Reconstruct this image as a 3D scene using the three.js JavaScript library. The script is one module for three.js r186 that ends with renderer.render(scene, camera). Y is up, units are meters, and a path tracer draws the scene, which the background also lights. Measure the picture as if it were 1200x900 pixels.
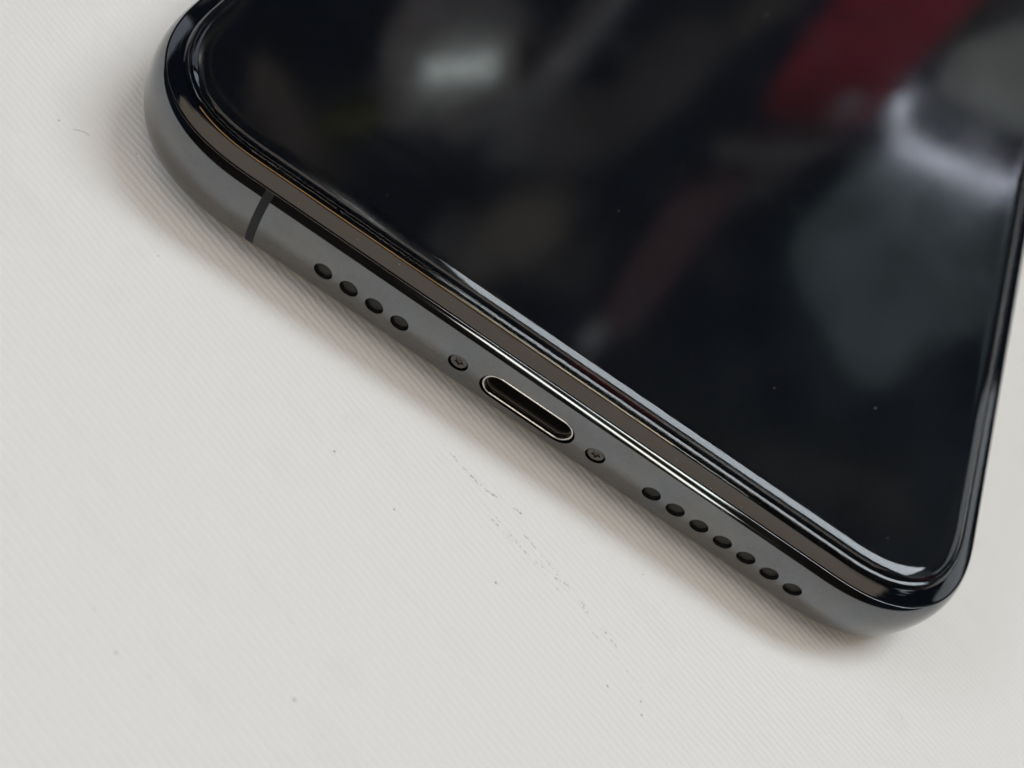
import * as THREE from 'three';
import { RectAreaLightUniformsLib } from 'three/addons/lights/RectAreaLightUniformsLib.js';
import { mergeGeometries } from 'three/addons/utils/BufferGeometryUtils.js';
import { RoundedBoxGeometry } from 'three/addons/geometries/RoundedBoxGeometry.js';
import { Brush, Evaluator, SUBTRACTION } from 'three-bvh-csg';

// ---------------------------------------------------------------- camera, exposure, background
const MM = 0.001;                                     // shapes are drawn in millimetres, the scene is in metres
const renderer = new THREE.WebGLRenderer({ antialias: true });
renderer.toneMapping = THREE.LinearToneMapping;
renderer.toneMappingExposure = 1.02;
renderer.shadowMap.enabled = true;
const scene = new THREE.Scene();
scene.background = new THREE.Color().setRGB(0.016, 0.020, 0.028);   // the unlit far part of the place, nearly black

const FOCAL = 1350;                                   // in pixels of a 1200 x 900 picture
const camera = new THREE.PerspectiveCamera((2 * Math.atan(450 / FOCAL) * 180) / Math.PI, 4 / 3, 0.003, 50);
camera.position.set(-0.010985, 0.07111, 0.053344);
camera.up.set(-0.5591, 0.4759, -0.6789);
camera.lookAt(camera.position.x + 0.1037, camera.position.y - 0.7723, camera.position.z - 0.6268);
camera.focus = 0.0855;
camera.userData.fStop = 24;
scene.add(camera);

// ---------------------------------------------------------------- helpers
RectAreaLightUniformsLib.init();
const taken = new Map();
function numbered(name) {
  const k = taken.get(name) ?? 0; taken.set(name, k + 1);
  return k ? `${name}_${String(k).padStart(3, '0')}` : name;
}
function shade(o) { o.castShadow = true; o.receiveShadow = true; return o; }
function part(name, geometry, material, parent) {     // one named mesh from millimetre geometry
  geometry.scale(MM, MM, MM);
  const o = shade(new THREE.Mesh(geometry, material)); o.name = name; parent.add(o); return o;
}
function thing(name, label, category, group) {
  const o = new THREE.Group(); o.name = numbered(name); scene.add(o);
  o.userData = { label, category }; if (group) o.userData.group = group;
  return o;
}
let seed = 7;
function rnd() { seed = (seed * 1664525 + 1013904223) >>> 0; return seed / 4294967296; }
const rgb = (r, g, b) => new THREE.Color().setRGB(r, g, b);
const std = (o) => new THREE.MeshStandardMaterial(o);

// ---------------------------------------------------------------- lamps and added fill panels
function panelLamp(name, label, w, h, at, aim, color, radiance) {
  const t = thing(name, label, 'lamp');
  t.position.set(...at); t.up.set(0, 0, -1); t.lookAt(...aim);      // +z of a Group looks at the aim
  const glow = new THREE.Mesh(new THREE.BoxGeometry(w, h, 0.012), std({ color: 0xffffff, emissive: color, emissiveIntensity: Math.min(radiance, 1) }));
  glow.name = 'diffuser'; t.add(glow);
  const rim = [];
  for (const [x, y, a, b] of [[0, h / 2 + 0.008, w + 0.032, 0.016], [0, -h / 2 - 0.008, w + 0.032, 0.016], [w / 2 + 0.008, 0, 0.016, h], [-w / 2 - 0.008, 0, 0.016, h]]) {
    const g = new THREE.BoxGeometry(a, b, 0.03); g.translate(x, y, -0.004); rim.push(g);
  }
  const frame = shade(new THREE.Mesh(mergeGeometries(rim), std({ color: rgb(0.5, 0.5, 0.5), roughness: 0.5 }))); frame.name = 'frame'; t.add(frame);
  const l = new THREE.RectAreaLight(color, radiance, w, h); l.name = 'lamp_light';
  l.position.z = 0.0075; l.rotation.y = Math.PI; t.add(l);          // a RectAreaLight shines along its own -z
  return t;
}
panelLamp('overhead_light', 'long white ceiling lamp high behind the right of the phone', 0.80, 0.26, [0.38, 1.0, -0.50], [0, 0, 0], rgb(0.92, 1.0, 1.07), 9.0);
panelLamp('overhead_light', 'added wide dim warm panel above the phone for light off the ceiling', 1.5, 0.52, [0.0, 1.05, -0.03], [0, 0, 0], rgb(1.0, 0.80, 0.62), 0.64);  // added glow in place of warm light bounced off the ceiling
panelLamp('side_light', 'low upright lamp left of the phone with cool white light', 0.24, 0.50, [-0.88, 0.55, 0.10], [0, 0, 0], rgb(0.80, 0.94, 1.16), 3.3);
panelLamp('overhead_light', 'added narrow warm fill panel high in front of the phone', 0.90, 0.17, [0.12, 0.98, 0.74], [0, 0, 0], rgb(1.0, 0.76, 0.54), 3.0);  // added fill that warms the shadow along the phone's front edge
panelLamp('side_light', 'added dim bluish upright panel for the right edge of the phone to mirror', 0.34, 0.70, [1.05, 0.52, -0.72], [0, 0.1, 0], rgb(0.85, 0.93, 1.0), 0.45);  // added for the grey-blue strips mirrored in the right edge
panelLamp('side_light', 'added dim bluish upright panel for the left edge of the phone to mirror', 0.34, 0.60, [-1.0, 0.60, -0.55], [0, 0.1, 0], rgb(0.75, 0.85, 1.1), 0.40);  // added to give the left corner glass its bluish sheen
panelLamp('board_fill', 'added low fill light behind the phone turned to the boards mirrored in its screen', 0.22, 0.10, [-0.26, 0.11, -0.42], [-0.10, 0.58, -0.73], rgb(1.0, 0.97, 0.94), 7.0);  // added to brighten the boards, kept out of the screen's view
panelLamp('strip_lamp', 'lower white strip lamp in front of the phone', 0.36, 0.07, [0.18, 0.22, 0.95], [0, 0, 0], rgb(1.0, 0.98, 0.90), 4.8);
panelLamp('strip_lamp', 'upper white strip lamp in front of the phone', 0.36, 0.10, [0.18, 0.52, 0.92], [0, 0, 0], rgb(0.95, 1.0, 0.92), 4.6);

// ---------------------------------------------------------------- table
function canvasTexture(canvas, srgb) {
  const t = new THREE.CanvasTexture(canvas); t.wrapS = t.wrapT = THREE.RepeatWrapping;
  if (srgb) t.colorSpace = THREE.SRGBColorSpace;
  return t;
}
function makeNoise(n, cells) {                        // tiling value noise on a n x n grid
  const g = new Float32Array(cells * cells).map(() => rnd()), s = (t) => t * t * (3 - 2 * t);
  return (u, v) => {
    const x = (((u % 1) + 1) % 1) * cells, y = (((v % 1) + 1) % 1) * cells, i = Math.floor(x), j = Math.floor(y), a = s(x - i), b = s(y - j);
    const at = (p, q) => g[(q % cells) * cells + (p % cells)];
    return (at(i, j) * (1 - a) + at(i + 1, j) * a) * (1 - b) + (at(i, j + 1) * (1 - a) + at(i + 1, j + 1) * a) * b;
  };
}
const TILE = 18;                                      // millimetres of table per repeat of the rib relief
function ribRelief() {
  const N = 1024, RIBS = 35, data = new Uint8Array(N * N * 4);
  const n1 = makeNoise(N, 9), n2 = makeNoise(N, 41), n3 = makeNoise(N, 170), n4 = makeNoise(N, 400);
  for (let j = 0; j < N; j++) for (let i = 0; i < N; i++) {
    const u = i / N, v = j / N;
    const bend = (n1(u, v) - 0.5) * 0.25 + (n2(u, v) - 0.5) * 0.14;
    const ph = v * RIBS + bend;
    const k = Math.floor(ph);
    const broken = n3(u * 1 + k * 0.137, v) ;        // ribs swell and thin along their length
    let h = 0.5 + 0.5 * Math.cos(2 * Math.PI * ph);
    h = h * (0.38 + 0.62 * broken) * 0.75 + 0.16 * n4(u, v) + 0.14 * n3(u + 0.31, v + 0.7);
    const c = Math.max(0, Math.min(255, Math.round(h * 240)));
    data.set([c, c, c, 255], (j * N + i) * 4);
  }
  const t = new THREE.DataTexture(data, N, N); t.wrapS = t.wrapT = THREE.RepeatWrapping; t.magFilter = THREE.LinearFilter; t.needsUpdate = true;
  return t;
}
// colour of the covering: near white with fine specks, scuffs and one hair; covers 130 x 130 mm from (-60, -80)
const CX = -60, CZ = -80, CS = 130;
function tableColor() {
  const N = 2048, c = document.createElement('canvas'); c.width = c.height = N;
  const g = c.getContext('2d'), k = N / CS, X = (x) => (x - CX) * k, Y = (z) => (z - CZ) * k;
  g.fillStyle = 'rgb(228,229,227)'; g.fillRect(0, 0, N, N);
  for (let i = 0; i < 700; i++) {                    // faint mottling
    const a = 0.004 + rnd() * 0.006; g.fillStyle = rnd() < 0.5 ? `rgba(120,112,95,${a})` : `rgba(255,255,255,${a * 1.6})`;
    g.beginPath(); g.ellipse(rnd() * N, rnd() * N, 8 + rnd() * 50, 4 + rnd() * 16, 0.31, 0, 7); g.fill();
  }
  for (let i = 0; i < 130; i++) {                     // specks of dirt
    g.fillStyle = `rgba(70,66,62,${0.06 + rnd() * 0.2})`;
    g.beginPath(); g.ellipse(rnd() * N, rnd() * N, 0.5 + rnd() * 1.1, 0.5 + rnd() * 0.8, rnd() * 3, 0, 7); g.fill();
  }
  const scuff = (pts, dens, dark) => {                // broken dark rubs that catch on the ribs
    for (let s = 0; s + 1 < pts.length; s++) {
      const [x0, z0] = pts[s], [x1, z1] = pts[s + 1], n = Math.ceil(Math.hypot(x1 - x0, z1 - z0) * dens);
      for (let i = 0; i < n; i++) {
        const t = (i + rnd()) / n, patch = Math.sin(t * 9 + s * 3.1) + Math.sin(t * 23 + s) * 0.7;
        if (patch < 0.15 && rnd() < 0.9) continue;
        const x = x0 + (x1 - x0) * t + (rnd() - 0.5) * 0.10, z = z0 + (z1 - z0) * t + (rnd() - 0.5) * 0.12;
        g.fillStyle = `rgba(60,58,60,${dark * (0.15 + 0.5 * rnd())})`;
        g.beginPath(); g.ellipse(X(x), Y(z), 0.6 + rnd() * 1.6, 0.45 + rnd() * 0.5, 0.32 + (rnd() - 0.5) * 0.4, 0, 7); g.fill();
      }
    }
  };
  scuff([[-2.75, 4.53], [-1.28, 5.0], [0.74, 5.49], [4.0, 5.5]], 9, 0.6);
  scuff([[-4.2, 4.0], [-2.2, 4.75], [0.2, 5.5]], 5, 0.25);
  scuff([[2.16, 7.34], [4.26, 7.9], [6.76, 8.34], [9.01, 8.56]], 7, 0.45);
  scuff([[4.9, 6.95], [5.91, 7.31], [9.1, 8.42], [11.4, 9.2]], 6, 0.5);
  scuff([[11.0, 9.3], [13.84, 10.17], [15.3, 10.8]], 6, 0.42);
  scuff([[12.29, 10.5], [15.11, 11.4], [18.6, 12.5]], 4, 0.3);
  scuff([[0.5, 6.5], [3, 7.2], [6, 8.4], [9, 9.3]], 2.5, 0.3);
  for (const [x, z, r] of [[-40.83, -0.85, 1.3], [-10.19, 9.93, 1.5], [4.6, 11.67, 1.5], [-14.35, 30.04, 1.3], [-4.39, 11.21, 1.2], [-3.64, 26.67, 1.5], [-35.11, -2.36, 1.0], [18.47, 14.17, 1.3], [18.06, 13.28, 1.2], [15.28, 13.72, 1.3]]) {
    g.fillStyle = 'rgba(80,76,72,0.38)'; g.beginPath(); g.ellipse(X(x), Y(z), r * 1.2, r * 0.8, 0.3, 0, 7); g.fill();
  }
  g.strokeStyle = 'rgba(70,72,76,0.28)'; g.lineWidth = 1.2; g.beginPath();
  g.moveTo(X(-39.6), Y(-0.9)); g.quadraticCurveTo(X(-39.0), Y(-1.45), X(-38.5), Y(-1.25)); g.stroke();
  return canvasTexture(c, true);
}
{
  // the plate is seen only round the phone: x -300..300, z -450..TABLE_FRONT
  const x0 = -320, x1 = 420, z0 = -520, z1 = 300, thick = 25;
  const g = new RoundedBoxGeometry(x1 - x0, thick, z1 - z0, 3, 1.5);
  g.translate((x0 + x1) / 2, -thick / 2, (z0 + z1) / 2);
  const p = g.attributes.position, uv = [], uv1 = [], a = 0.336, ca = Math.cos(a), sa = Math.sin(a);
  for (let i = 0; i < p.count; i++) {
    const x = p.getX(i), z = p.getZ(i);
    uv.push((x - CX) / CS, 1 - (z - CZ) / CS);
    uv1.push((x * ca + z * sa) / TILE, (-x * sa + z * ca) / TILE);
  }
  g.setAttribute('uv', new THREE.Float32BufferAttribute(uv, 2));
  g.setAttribute('uv1', new THREE.Float32BufferAttribute(uv1, 2));
  const relief = ribRelief(); relief.channel = 1;
  const o = part('table_top', g, new THREE.MeshPhysicalMaterial({ map: tableColor(), bumpMap: relief, bumpScale: 0.00006, roughness: 0.62, specularIntensity: 0.5 }), scene);
  o.userData = { kind: 'structure', label: 'white table top with fine diagonal ribs and grey scuffs' };
}

// ---------------------------------------------------------------- the phone's outline
const HW = 38.72, LEN = 157.5, RC = 12.6, NC = 2.35;
function outline() {                                  // closed list of points with outward normals, anticlockwise seen from above, starting at the middle of the bottom end
  const pts = [];
  const corner = (cx, cz, a0) => {                    // quarter of a superellipse
    const K = 44;
    for (let i = 0; i <= K; i++) {
      const a = a0 + (i / K) * Math.PI / 2, c = Math.cos(a), s = Math.sin(a);
      const x = Math.sign(c) * Math.pow(Math.abs(c), 2 / NC), z = Math.sign(s) * Math.pow(Math.abs(s), 2 / NC);
      let nx = Math.sign(c) * Math.pow(Math.abs(x), NC - 1), nz = Math.sign(s) * Math.pow(Math.abs(z), NC - 1);
      const l = Math.hypot(nx, nz); nx /= l; nz /= l;
      pts.push({ x: cx + RC * x, z: cz + RC * z, nx, nz });
    }
  };
  const line = (x0, z0, x1, z1, n, nx, nz) => { for (let i = 1; i < n; i++) pts.push({ x: x0 + (x1 - x0) * i / n, z: z0 + (z1 - z0) * i / n, nx, nz }); };
  // z grows towards the camera; the bottom end is at z = 0 and the top end at z = -LEN
  line(-HW + RC, 0, HW - RC, 0, 30, 0, 1);
  // right bottom corner: from angle 90 (pointing +z) down to 0 (pointing +x)
  const tmp = []; const swap = (f) => { const at = pts.length; f(); tmp.push(...pts.splice(at).reverse()); pts.push(...tmp.splice(0)); };
  swap(() => corner(HW - RC, -RC, 0));
  line(HW, -RC, HW, -LEN + RC, 24, 1, 0);
  swap(() => corner(HW - RC, -LEN + RC, -Math.PI / 2));
  line(HW - RC, -LEN, -HW + RC, -LEN, 10, 0, -1);
  swap(() => corner(-HW + RC, -LEN + RC, -Math.PI));
  line(-HW, -LEN + RC, -HW, -RC, 24, -1, 0);
  swap(() => corner(-HW + RC, -RC, Math.PI / 2));
  let s = 0;
  pts.forEach((p, i) => { const q = pts[Math.max(i - 1, 0)]; s += Math.hypot(p.x - q.x, p.z - q.z); p.s = s; });
  return pts;
}
const PATH = outline();
// a run of profile points {d: inset, y, nd: outward share of the normal, ny}, swept along the outline
function withNormals(pro) {
  return pro.map((p, i) => {
    const a = pro[Math.max(i - 1, 0)], b = pro[Math.min(i + 1, pro.length - 1)];
    let tx = -(b.d - a.d), ty = b.y - a.y; const l = Math.hypot(tx, ty) || 1; tx /= l; ty /= l;
    return { ...p, nd: ty, ny: -tx };                 // profile runs upwards with the outside on its right
  });
}
function sweep(runs, { from = 0, to = PATH.length, closed = true, capTop = false, capBottom = false } = {}) {
  const pos = [], nor = [], uv = [], idx = [];
  const path = PATH.slice(from, to);
  let v0 = 0, arc = 0;
  for (const run of runs) {
    const pro = withNormals(run), M = pro.length, N = path.length;
    const arcs = []; pro.forEach((p, j) => { if (j) arc += Math.hypot(p.d - pro[j - 1].d, p.y - pro[j - 1].y); arcs.push(arc); });
    for (let i = 0; i < N; i++) for (let j = 0; j < M; j++) {
      const q = path[i], p = pro[j];
      pos.push(q.x - q.nx * p.d, p.y, q.z - q.nz * p.d);
      nor.push(q.nx * p.nd, p.ny, q.nz * p.nd);
      uv.push(q.s * MM, arcs[j] * MM);
    }
    const last = closed ? N : N - 1;
    for (let i = 0; i < last; i++) for (let j = 0; j + 1 < M; j++) {
      const a = v0 + i * M + j, b = v0 + ((i + 1) % N) * M + j;
      idx.push(a, b, b + 1, a, b + 1, a + 1);
    }
    v0 += N * M;
  }
  const cap = (p, up) => {
    const base = pos.length / 3;
    for (const q of path) { pos.push(q.x - q.nx * p.d, p.y, q.z - q.nz * p.d); nor.push(0, up, 0); uv.push((q.x - q.nx * p.d) * MM, (q.z - q.nz * p.d) * MM); }
    pos.push(0, p.y, -LEN / 2); nor.push(0, up, 0); uv.push(0, -LEN / 2 * MM);
    const c = base + path.length;
    for (let i = 0; i < path.length; i++) { const a = base + i, b = base + (i + 1) % path.length; up > 0 ? idx.push(a, b, c) : idx.push(b, a, c); }
  };
  if (capTop) { const r = runs[runs.length - 1]; cap(r[r.length - 1], 1); }
  if (capBottom) cap(runs[0][0], -1);
  const g = new THREE.BufferGeometry();
  g.setAttribute('position', new THREE.Float32BufferAttribute(pos, 3));
  g.setAttribute('normal', new THREE.Float32BufferAttribute(nor, 3));
  g.setAttribute('uv', new THREE.Float32BufferAttribute(uv, 2));
  g.setIndex(idx);
  return g;
}
const YC = 3.92, FB = 3.80, FA = 2.3, FN = 2.3;       // the frame's rounded side: centre height, half height, depth, squareness
function bulge(phi, out = 0) {
  const c = Math.cos(phi), s = Math.sin(phi);
  return { d: FA * (1 - Math.pow(Math.abs(c), 2 / FN)) - out * c, y: YC + FB * Math.sign(s) * Math.pow(Math.abs(s), 2 / FN) + out * s };
}
function bulgeRun(a0, a1, n, out) { const r = []; for (let i = 0; i <= n; i++) r.push(bulge(a0 + (a1 - a0) * i / n, out)); return r; }
const PHI_TOP = 0.92, EDGE = bulge(PHI_TOP);         // where the steel stops and the glass begins

// ---------------------------------------------------------------- materials of the phone
function smudges(lo, hi, cellsA, cellsB) {            // roughness in the green channel
  const N = 512, data = new Uint8Array(N * N * 4), a = makeNoise(N, cellsA), b = makeNoise(N, cellsB), c = makeNoise(N, 5);
  for (let j = 0; j < N; j++) for (let i = 0; i < N; i++) {
    const u = i / N, v = j / N, h = 0.5 * a(u, v) + 0.25 * b(u, v) + 0.4 * c(u, v) - 0.08;
    const r = Math.round(255 * (lo + (hi - lo) * Math.max(0, Math.min(1, h))));
    data.set([r, r, r, 255], (j * N + i) * 4);
  }
  const t = new THREE.DataTexture(data, N, N); t.wrapS = t.wrapT = THREE.RepeatWrapping; t.magFilter = THREE.LinearFilter; t.needsUpdate = true;
  return t;
}
const steelRough = smudges(0.04, 0.105, 14, 90); steelRough.repeat.set(60, 60);
function tarnish() {                                  // slight uneven tint and fine scuffs of the coated steel
  const N = 1024, data = new Uint8Array(N * N * 4), a = makeNoise(N, 11), b = makeNoise(N, 60), c = makeNoise(N, 300), w = makeNoise(N, 7);
  for (let j = 0; j < N; j++) for (let i = 0; i < N; i++) {
    const u = i / N, v = j / N, h = 0.80 + 0.05 * (a(u, v) - 0.5) * 2 + 0.025 * (b(u, v) - 0.5) * 2 + 0.05 * (c(u, v) - 0.5) * 2, t = (w(u, v) - 0.5) * 0.06;
    data.set([h + t, h, h - t, 1].map((q) => Math.max(0, Math.min(255, Math.round(255 * q)))), (j * N + i) * 4);
  }
  const t = new THREE.DataTexture(data, N, N); t.wrapS = t.wrapT = THREE.RepeatWrapping; t.magFilter = THREE.LinearFilter; t.needsUpdate = true; t.repeat.set(55, 55);
  return t;
}
const glassRough = smudges(0.02, 0.085, 9, 60); glassRough.repeat.set(26, 26);
function scuffs() {                                   // fine lengthwise scuffs worn into the bare rim of the front glass
  const c = document.createElement('canvas'); c.width = 1024; c.height = 256; const g = c.getContext('2d');
  g.fillStyle = 'rgb(128,128,128)'; g.fillRect(0, 0, 1024, 256);
  for (let i = 0; i < 420; i++) {
    const y = rnd() * 256, x = rnd() * 1024, l = 20 + rnd() * 260, v = rnd() < 0.5 ? 40 : 215;
    g.strokeStyle = `rgba(${v},${v},${v},${0.12 + rnd() * 0.5})`; g.lineWidth = 0.6 + rnd() * 2.2; g.beginPath(); g.moveTo(x, y); g.lineTo(x + l, y + (rnd() - 0.5) * 5); g.stroke();
  }
  const t = canvasTexture(c, false); t.repeat.set(32, 420); return t;
}
const M = {
  steel: new THREE.MeshPhysicalMaterial({ color: rgb(0.222, 0.228, 0.230), map: tarnish(), metalness: 1, roughness: 1, roughnessMap: steelRough }),
  ring: std({ color: rgb(0.62, 0.59, 0.55), metalness: 1, roughness: 0.2 }),
  lip: std({ color: rgb(0.16, 0.14, 0.125), metalness: 0.7, roughness: 0.42 }),
  screw: std({ color: rgb(0.13, 0.124, 0.118), metalness: 1, roughness: 0.33 }),
  dark: std({ color: rgb(0.008, 0.008, 0.009), roughness: 0.6 }),
  grille: std({ color: rgb(0.085, 0.08, 0.074), roughness: 0.35, metalness: 0.7 }),
  band: new THREE.MeshPhysicalMaterial({ color: rgb(0.012, 0.014, 0.015), roughness: 0.5, specularIntensity: 0.55 }),
  gap: std({ color: rgb(0.006, 0.006, 0.007), roughness: 0.5 }),
  screen: new THREE.MeshPhysicalMaterial({ color: rgb(0.0022, 0.003, 0.005), roughness: 0.03, ior: 1.52, bumpMap: scuffs(), bumpScale: 0.000003 }),
  glass: new THREE.MeshPhysicalMaterial({ color: 0xffffff, roughness: 1, roughnessMap: glassRough, transmission: 1, thickness: 0.0005, ior: 1.41 }),
  dust: std({ color: rgb(0.7, 0.7, 0.68), roughness: 0.9 }),
};

// ---------------------------------------------------------------- the phone
const phone = thing('smartphone', 'dark grey steel phone with black screen lying face up on white table', 'phone');
const PITCH = 2.242, FIRST = 11.52, SCREW = 6.27;
const holeX = [];
for (let i = 0; i < 4; i++) holeX.push(-(FIRST + i * PITCH));
for (let i = 0; i < 7; i++) holeX.push(FIRST + i * PITCH);
const HOLE_R = 0.70, HOLE_Y = 3.84;
function drill(x) {                                   // a drilled hole with a small chamfer at its mouth
  const pts = [[0, -0.9], [HOLE_R, -0.9], [HOLE_R, -0.10], [HOLE_R + 0.09, 0.04], [HOLE_R + 0.09, 1], [0, 1]].map(([r, y]) => new THREE.Vector2(r, y));
  const g = new THREE.LatheGeometry(pts, 40); g.rotateX(Math.PI / 2); g.translate(x, HOLE_Y, 0); return g;
}
function plug(r, depth, x, y = HOLE_Y) {              // cylinder along z from outside the frame down to the given depth
  const g = new THREE.CylinderGeometry(r, r, depth + 1, 36); g.rotateX(Math.PI / 2); g.translate(x, y, (1 - depth) / 2); return g;
}
function stadium(halfLength, halfHeight, Cls = THREE.Shape) {
  const s = new Cls(), w = halfLength - halfHeight, r = halfHeight;
  s.moveTo(-w, -r); s.lineTo(w, -r); s.absarc(w, 0, r, -Math.PI / 2, Math.PI / 2, false); s.lineTo(-w, r); s.absarc(-w, 0, r, Math.PI / 2, Math.PI * 1.5, false);
  return s;
}
const PORT_L = 4.2, PORT_H = 1.36, PORT_Y = 3.80;
{
  const lipTop = [{ d: EDGE.d, y: EDGE.y }, { d: EDGE.d + 0.03, y: EDGE.y + 0.012 }, { d: EDGE.d + 0.06, y: EDGE.y - 0.01 }];
  const runs = [bulgeRun(-1.25, PHI_TOP, 56), lipTop, [{ d: EDGE.d + 0.06, y: EDGE.y - 0.01 }, { d: EDGE.d + 0.06, y: 6.35 }]];
  const body = new Brush(sweep(runs, { capTop: true, capBottom: true }));
  const cut = [];
  for (const x of holeX) cut.push(drill(x));
  for (const x of [-SCREW, SCREW]) cut.push(plug(0.83, 0.6, x));
  const slot = new THREE.ExtrudeGeometry(stadium(PORT_L, PORT_H), { depth: 4.5, bevelEnabled: false, curveSegments: 28 });
  slot.translate(0, PORT_Y, -3.5);
  cut.push(slot.index ? slot : slot);
  const tool = new Brush(mergeGeometries(cut.map((g) => (g.index ? g.toNonIndexed() : g))));
  body.updateMatrixWorld(); tool.updateMatrixWorld();
  const ev = new Evaluator(); ev.useGroups = false; ev.attributes = ['position', 'normal', 'uv'];
  const cutBody = ev.evaluate(body, tool, SUBTRACTION);
  const g = new THREE.BufferGeometry();
  for (const k of ['position', 'normal', 'uv']) g.setAttribute(k, cutBody.geometry.attributes[k].clone());
  if (cutBody.geometry.index) g.setIndex(cutBody.geometry.index.clone());
  g.setDrawRange(cutBody.geometry.drawRange.start, cutBody.geometry.drawRange.count);
  part('frame', g, M.steel, phone);
}
// the dark seam between steel and glass, the curved front glass and the back glass
part('gasket', sweep([[{ d: EDGE.d + 0.065, y: 6.36 }, { d: EDGE.d + 0.065, y: EDGE.y - 0.10 }, { d: EDGE.d + 0.20, y: EDGE.y - 0.10 }]]), M.gap, phone);
const GE = EDGE.d + 0.13, GS = EDGE.y + 0.05;
// the front glass rises in a nearly even slope that turns flat at its end
function glassRise(d) { let y = GS; for (let k = 0; k < 60; k++) { const u = Math.min(d, 1.5) * (k + 0.5) / 60; y += (u < 1.1 ? 0.40 - 0.17 * u / 1.1 : 0.23 * Math.max(0, 1 - (u - 1.1) / 0.35)) * Math.min(d, 1.5) / 60; } return y; }
const GLASS_Y = glassRise(1.5);
{
  const curve = [{ d: GE, y: 6.4 }, { d: GE, y: GS - 0.03 }];
  const round = [{ d: GE, y: GS - 0.03 }, { d: GE + 0.01, y: GS - 0.008 }];
  for (let i = 0; i <= 40; i++) { const d = 1.5 * i / 40; round.push({ d: GE + 0.02 + d, y: glassRise(d) }); }
  part('front_glass', sweep([curve, round], { capTop: true }), M.screen, phone);
}
{
  const r = []; for (let i = 0; i <= 10; i++) { const t = -Math.PI / 2 + (Math.PI / 2) * i / 10; r.push({ d: 3.2 - 1.0 * Math.cos(t), y: 0.34 + 0.32 * Math.sin(t) }); }
  part('back_glass', sweep([r], { capBottom: true }), M.screen, phone);
}
// plastic antenna break across the frame
{
  const inBand = (x0, x1) => { const k = []; PATH.forEach((p, i) => { if (p.z > -1.5 && p.x >= x0 && p.x <= x1) k.push(i); }); return k; };
  // resample the outline between two x on the bottom end
  const strip = []; const pts = [];
  for (let i = 0; i <= 8; i++) {
    const x = -24.60 + (0.68 * i) / 8;
    let j = PATH.findIndex((p, k) => k > 0 && p.z > -6 && ((PATH[k - 1].x <= x && p.x >= x)));
    const hit = PATH.map((p, k) => k).filter((k) => { const a = PATH[k], b = PATH[(k + 1) % PATH.length]; return a.z > -6 && b.z > -6 && a.x <= x && b.x > x; })[0];
    const a = PATH[hit], b = PATH[(hit + 1) % PATH.length], t = (x - a.x) / (b.x - a.x);
    pts.push({ x, z: a.z + (b.z - a.z) * t, nx: a.nx + (b.nx - a.nx) * t, nz: a.nz + (b.nz - a.nz) * t, s: x });
  }
  const keep = PATH.splice(0, PATH.length, ...pts);
  const skin = bulgeRun(-1.0, PHI_TOP, 40, 0.010);
  const g1 = sweep([skin], { closed: false });
  PATH.splice(0, PATH.length, ...keep);
  part('antenna_break', g1, M.band, phone);
}
// speaker and microphone holes: a dark cup with a grille at its floor
for (const x of holeX) {
  const wall = new THREE.CylinderGeometry(HOLE_R - 0.012, HOLE_R - 0.012, 0.60, 32, 1, true); wall.rotateX(Math.PI / 2); wall.translate(x, HOLE_Y, -0.42);
  const o = part('speaker_hole', wall, M.dark, phone);
  const bits = [];
  const floor = new THREE.CircleGeometry(HOLE_R - 0.014, 32); floor.translate(x, HOLE_Y, -0.36); const fl = part('hole_floor', floor, M.dark, o);
  for (let a = -3; a <= 3; a++) for (let b = -3; b <= 3; b++) {
    const px = a * 0.19 + (b % 2) * 0.09, py = b * 0.17;
    if (Math.hypot(px, py) > HOLE_R - 0.11) continue;
    const k = new THREE.TorusGeometry(0.088, 0.030, 6, 10); k.translate(x + px, HOLE_Y + py, -0.34 + (rnd() - 0.5) * 0.02); bits.push(k.toNonIndexed());
  }
  part('grille', mergeGeometries(bits), M.grille, o);
}
// screws with a five-lobed socket
for (const [x, turn] of [[-SCREW, 0.2], [SCREW, 0.75]]) {
  const head = new THREE.Shape(); head.absarc(0, 0, 0.69, 0, Math.PI * 2, false);
  const lobes = new THREE.Path(); const L = 60;
  for (let i = 0; i <= L; i++) { const a = (i / L) * Math.PI * 2 + turn, r = 0.30 + 0.085 * Math.cos(5 * a); lobes[i ? 'lineTo' : 'moveTo'](Math.cos(a) * r, Math.sin(a) * r); }
  head.holes.push(lobes);
  const g = new THREE.ExtrudeGeometry(head, { depth: 0.22, bevelEnabled: true, bevelThickness: 0.06, bevelSize: 0.05, bevelOffset: -0.05, bevelSegments: 3, curveSegments: 32 });
  g.translate(x, HOLE_Y, -0.42);
  const o = part('screw', g, M.screw, phone);
  const bottom = new THREE.CylinderGeometry(0.37, 0.34, 0.05, 24); bottom.rotateX(Math.PI / 2); bottom.translate(x, HOLE_Y, -0.33);
  const pip = new THREE.SphereGeometry(0.09, 12, 8); pip.translate(x, HOLE_Y, -0.31);
  part('socket', mergeGeometries([bottom.toNonIndexed(), pip.toNonIndexed()]), M.lip, o);
}
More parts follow.
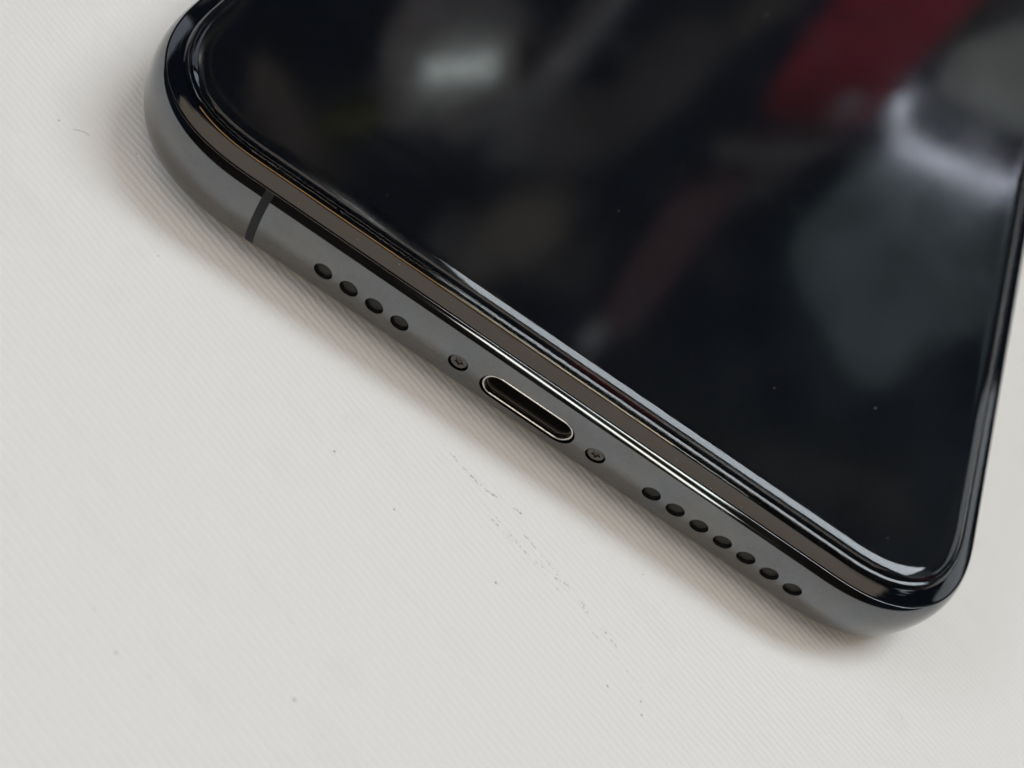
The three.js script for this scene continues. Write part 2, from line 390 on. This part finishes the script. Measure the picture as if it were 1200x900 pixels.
// charging port: a bevelled ring in the slot, then a lip and the black cavity
{
  const ringShape = stadium(PORT_L - 0.16, PORT_H - 0.16); ringShape.holes.push(stadium(PORT_L - 0.34, PORT_H - 0.34, THREE.Path));
  const ring = new THREE.ExtrudeGeometry(ringShape, { depth: 0.27, bevelEnabled: true, bevelThickness: 0.06, bevelSize: 0.06, bevelOffset: -0.06, bevelSegments: 4, curveSegments: 32 });
  ring.translate(0, PORT_Y, -0.50);
  const o = part('charging_port', ring, M.ring, phone);
  const lipShape = stadium(PORT_L - 0.34, PORT_H - 0.34); lipShape.holes.push(stadium(PORT_L - 0.46, PORT_H - 0.46, THREE.Path));
  const lip = new THREE.ExtrudeGeometry(lipShape, { depth: 0.2, bevelEnabled: true, bevelThickness: 0.03, bevelSize: 0.03, bevelOffset: -0.03, bevelSegments: 2, curveSegments: 32 });
  lip.translate(0, PORT_Y, -0.84); part('port_lip', lip, M.lip, o);
  const well = []; const wallShape = stadium(PORT_L - 0.05, PORT_H - 0.05); wallShape.holes.push(stadium(PORT_L - 0.47, PORT_H - 0.47, THREE.Path));
  const w = new THREE.ExtrudeGeometry(wallShape, { depth: 2.0, bevelEnabled: false, curveSegments: 28 }); w.translate(0, PORT_Y, -2.95); well.push(w);
  const back = new THREE.ExtrudeGeometry(stadium(PORT_L - 0.05, PORT_H - 0.05), { depth: 0.2, bevelEnabled: false, curveSegments: 28 }); back.translate(0, PORT_Y, -3.47); well.push(back);
  part('port_cavity', mergeGeometries(well), M.dark, o);
}

// ---------------------------------------------------------------- the glass laid over the screen
{
  const D0 = 2.10, Y0 = GLASS_Y + 0.02;
  const foot = [{ d: D0 + 0.08, y: Y0 }, { d: D0 + 0.02, y: Y0 + 0.015 }, { d: D0, y: Y0 + 0.035 }];
  const slopes = [[0, 1.3], [0.22, 0.95], [0.30, 0.11], [0.48, 0.09], [0.56, 0.66], [0.82, 0.52], [0.96, 0.24], [2.05, 0.0]];   // the ground rim: a steep face, a narrow ledge, then a long curve up to the flat
  const slope = (d) => { const k = slopes.findIndex((q) => q[0] >= d), b = slopes[Math.max(k, 1)], a = slopes[Math.max(k, 1) - 1]; const t = (d - a[0]) / (b[0] - a[0]); return a[1] + (b[1] - a[1]) * t; };
  const round = [{ d: D0, y: Y0 + 0.035 }];
  const stops = []; for (let d = 0.02; d < 0.79; d += 0.02) stops.push(d); for (let d = 0.8; d <= 1.0; d += 0.02) stops.push(d); for (let d = 1.05; d <= 2.051; d += 0.05) stops.push(d);
  let y = Y0 + 0.035, was = 0;
  for (const d of stops) { y += slope((d + was) / 2) * (d - was); was = d; round.push({ d: D0 + d, y }); }
  const H = y - Y0;
  const t = thing('screen_protector', 'clear glass sheet with rounded rim covering the phone screen', 'screen protector');
  part('glass_sheet', sweep([foot, round], { capTop: true, capBottom: true }), M.glass, t);
  {
    // added amber strip, coloured as a gold glint along the foot of the glass, from the left corner to past the port
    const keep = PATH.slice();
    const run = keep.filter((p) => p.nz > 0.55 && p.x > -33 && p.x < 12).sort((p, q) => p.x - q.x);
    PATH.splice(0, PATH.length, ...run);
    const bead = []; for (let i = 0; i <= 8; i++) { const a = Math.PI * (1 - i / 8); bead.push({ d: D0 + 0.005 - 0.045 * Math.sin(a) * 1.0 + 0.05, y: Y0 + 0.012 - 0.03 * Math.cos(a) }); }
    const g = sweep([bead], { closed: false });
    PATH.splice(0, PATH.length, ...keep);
    part('gold_glint_strip', g, std({ color: rgb(0.62, 0.36, 0.13), roughness: 0.5 }), t);
  }
  const motes = [];                                   // specks of dust lying on the glass
  for (let i = 0; i < 150; i++) {
    const r = i < 14 ? 0.035 + rnd() * 0.03 : 0.010 + rnd() * 0.016, g = new THREE.IcosahedronGeometry(r, 1);
    g.scale(1, 0.6, 0.7 + rnd() * 0.8); g.rotateY(rnd() * 6); g.translate((rnd() - 0.5) * 66, Y0 + H + 0.4 * r, -5.2 - rnd() * 80); motes.push(g);
  }
  for (let i = 0; i < 14; i++) {
    const r = 0.007 + rnd() * 0.013, g = new THREE.IcosahedronGeometry(r, 1), d = 0.95 + rnd() * 0.9;
    g.translate((rnd() - 0.5) * 50, glassRise(Math.max(0, d - GE - 0.02)) + 0.3 * r, -Math.max(d, GE + 0.05)); motes.push(g);
  }
  const dust = part('dust', mergeGeometries(motes), M.dust, scene);
  dust.userData = { kind: 'stuff', label: 'tiny pale dust specks scattered on the dark screen', category: 'dust' };
}

// ---------------------------------------------------------------- what stands behind the table, seen only as blurred images in the glass
function board(name, label, category, pts, z, depth, material) {
  const sh = new THREE.Shape(), n = pts.length;       // corners rounded off
  pts.forEach(([x, y], i) => {
    const [px, py] = pts[(i + n - 1) % n], [qx, qy] = pts[(i + 1) % n], f = n > 4 ? 0.24 : 0.14;
    sh[i ? 'lineTo' : 'moveTo'](x + (px - x) * f, y + (py - y) * f); sh.quadraticCurveTo(x, y, x + (qx - x) * f, y + (qy - y) * f);
  });
  sh.closePath();
  const g = new THREE.ExtrudeGeometry(sh, { depth, bevelEnabled: true, bevelThickness: 2, bevelSize: 2, bevelOffset: -2, bevelSegments: 2 });
  g.translate(0, 0, z - depth); g.scale(MM, MM, MM);
  const o = shade(new THREE.Mesh(g, material)); o.name = numbered(name); o.userData = { label, category }; scene.add(o); return o;
}
const stains = (() => {                                // blotches, scrapes and edges worn on the things behind the table
  const c = document.createElement('canvas'); c.width = c.height = 512; const g = c.getContext('2d');
  g.fillStyle = 'rgb(205,205,205)'; g.fillRect(0, 0, 512, 512);
  for (let i = 0; i < 130; i++) {
    const d = rnd() < 0.55; g.fillStyle = d ? `rgba(40,40,44,${0.05 + rnd() * 0.16})` : `rgba(255,252,248,${0.05 + rnd() * 0.18})`;
    g.save(); g.translate(rnd() * 512, rnd() * 512); g.rotate(rnd() * 3); g.beginPath();
    if (rnd() < 0.5) g.ellipse(0, 0, 10 + rnd() * 60, 6 + rnd() * 30, 0, 0, 7); else g.rect(0, 0, 20 + rnd() * 90, 6 + rnd() * 22);
    g.fill(); g.restore();
  }
  const t = canvasTexture(c, true); t.repeat.set(1 / 260, 1 / 260); return t;
})();
const mat = (r, g, b) => std({ color: rgb(Math.min(r * 1.35, 0.85), Math.min(g * 1.35, 0.9), Math.min(b * 1.35, 0.88)), map: stains, roughness: 0.85 });
board('red_cloth', 'bright dark-red hanging cloth mirrored at the top right of the screen', 'cloth', [[98, 150], [176, 150], [178, 357], [184, 397], [119, 440], [108, 393]], -700, 14, mat(0.25, 0.012, 0.034));
board('red_cloth', 'dull red strip of cloth mirrored in the middle of the screen', 'cloth', [[109, 547], [148, 492], [168, 710], [135, 743]], -700, 14, mat(0.095, 0.035, 0.042));
board('grey_board', 'large grey-green panel mirrored at the right of the screen', 'panel', [[202, 399], [295, 376], [376, 472], [346, 526], [370, 580], [343, 604], [206, 529]], -700, 18, mat(0.14, 0.20, 0.215));
board('grey_board', 'pale grey panel mirrored at the upper right edge of the screen', 'panel', [[204, 352], [282, 336], [225, 262], [190, 315]], -715, 10, mat(0.50, 0.54, 0.53));
board('dark_panel', 'dark grey slab mirrored at the upper left of the screen', 'panel', [[-163, 542], [-110, 499], [-19, 548], [-44, 637], [-132, 706], [-168, 614]], -730, 18, mat(0.34, 0.31, 0.32));
board('post', 'pale grey upright post mirrored left of the red cloth', 'post', [[-38, 400], [-12, 400], [-12, 531], [-15, 622], [-40, 645], [-42, 537]], -700, 18, mat(0.18, 0.18, 0.19));
board('tan_board', 'brownish board mirrored along the lower middle of the screen', 'board', [[-4, 661], [42, 611], [66, 670], [22, 773], [-10, 791]], -700, 18, mat(0.19, 0.165, 0.135));
board('tan_board', 'small brownish board mirrored low on the left of the screen', 'board', [[-45, 713], [-8, 693], [-14, 785], [-44, 781]], -700, 18, mat(0.09, 0.085, 0.085));
board('cross_rail', 'grey rail mirrored between the two red cloths', 'rail', [[96, 477], [180, 410], [171, 436], [119, 487]], -690, 12, mat(0.125, 0.12, 0.12));
board('pale_rod', 'thin pale slanting rod mirrored at the top centre of the screen', 'rod', [[-20, 420], [-8, 420], [-30, 560], [-62, 640], [-74, 636], [-44, 550]], -694, 6, mat(0.30, 0.30, 0.32));
const blur = panelLamp('small_lamp', 'small white lamp mirrored as a pale blur at the top of the screen', 0.060, 0.018, [-0.092, 0.562, -0.690], [0.0, 0.05, 0.0], rgb(0.88, 1.0, 0.98), 0.8);
blur.up.set(0, 1, 0); blur.lookAt(0, 0.05, 0); blur.rotateZ(-0.62);
board('green_box', 'small olive box mirrored at the left of the screen', 'box', [[-181, 713], [-144, 675], [-134, 690], [-172, 724]], -700, 30, mat(0.22, 0.23, 0.03));
board('pale_spot', 'small pinkish knob painted as the glint on the bright red cloth', 'knob', [[152, 382], [166, 374], [172, 392], [158, 402]], -692, 8, mat(0.42, 0.36, 0.42));  // a glint on the cloth, put in as a pale flat shape
board('pale_spot', 'pale knob mirrored low in the middle of the screen', 'knob', [[125, 724], [143, 705], [154, 740], [136, 760]], -690, 8, mat(0.30, 0.30, 0.31));  // a small pale flat shape
board('olive_board', 'dark olive board mirrored at the bottom right of the screen', 'board', [[172, 951], [283, 899], [568, 786], [487, 719], [345, 820], [200, 838]], -760, 12, mat(0.050, 0.052, 0.040));
board('brown_board', 'dim brown board mirrored by the left corner of the screen', 'board', [[-284, 754], [-244, 756], [-188, 808], [-130, 824], [-212, 858], [-265, 838]], -766, 12, mat(0.24, 0.20, 0.17));
board('grey_board', 'dim grey board mirrored left of the bright red cloth', 'board', [[15, 502], [32, 450], [80, 447], [79, 520], [60, 606], [24, 592]], -772, 12, mat(0.12, 0.115, 0.12));
board('grey_board', 'brownish grey edge board mirrored along the left side of the bright red cloth', 'board', [[72, 484], [105, 372], [72, 391], [64, 424], [57, 487]], -778, 12, mat(0.11, 0.10, 0.09));
board('grey_board', 'dim grey board mirrored at the upper middle of the screen', 'board', [[-9, 598], [28, 554], [57, 633], [-4, 698], [-42, 700]], -784, 12, mat(0.22, 0.205, 0.20));
board('grey_board', 'dark grey board mirrored between the dull red strip and the green-grey panel', 'board', [[140, 673], [193, 554], [193, 461], [156, 529], [127, 593]], -790, 12, mat(0.065, 0.06, 0.065));
board('brown_board', 'dim brown board mirrored below the dull red strip', 'board', [[25, 839], [103, 711], [130, 793], [79, 839]], -796, 12, mat(0.055, 0.052, 0.05));
board('grey_board', 'dark slate board mirrored at the top right corner of the screen', 'board', [[179, 304], [212, 278], [239, 305], [215, 351], [207, 392]], -802, 12, mat(0.14, 0.15, 0.15));
board('grey_board', 'dark slate board mirrored beside the white tube lamp', 'board', [[306, 422], [317, 394], [378, 470], [355, 494]], -808, 12, mat(0.06, 0.06, 0.075));
board('warm_reflector', 'added unseen brown panel in front of the table that sends back warm light and shows in the steel edge', 'panel', [[-1300, -300], [1300, -300], [1300, 900], [-1300, 900]], 1340, 20, mat(0.13, 0.105, 0.09));  // added to warm the contact shadow and the steel band
{
  const t = thing('tube_lamp', 'bent white tube lamp mirrored at the right edge of the screen', 'lamp');
  const glow = std({ color: 0xffffff, emissive: rgb(0.85, 0.9, 1.1), emissiveIntensity: 1.4 });
  const path = new THREE.CatmullRomCurve3([[186, 358], [198, 373], [212, 380], [250, 371], [288, 360]].map(([x, y]) => new THREE.Vector3(x, y, -690)));
  part('tube', new THREE.TubeGeometry(path, 40, 4.8, 12), glow, t);
  const l = new THREE.RectAreaLight(rgb(0.85, 0.9, 1.1), 1.2, 0.09, 0.014); l.name = 'tube_light';
  l.position.set(0.245, 0.372, -0.678); l.rotation.y = Math.PI; l.rotation.z = 0.23; t.add(l);
}

renderer.render(scene, camera);
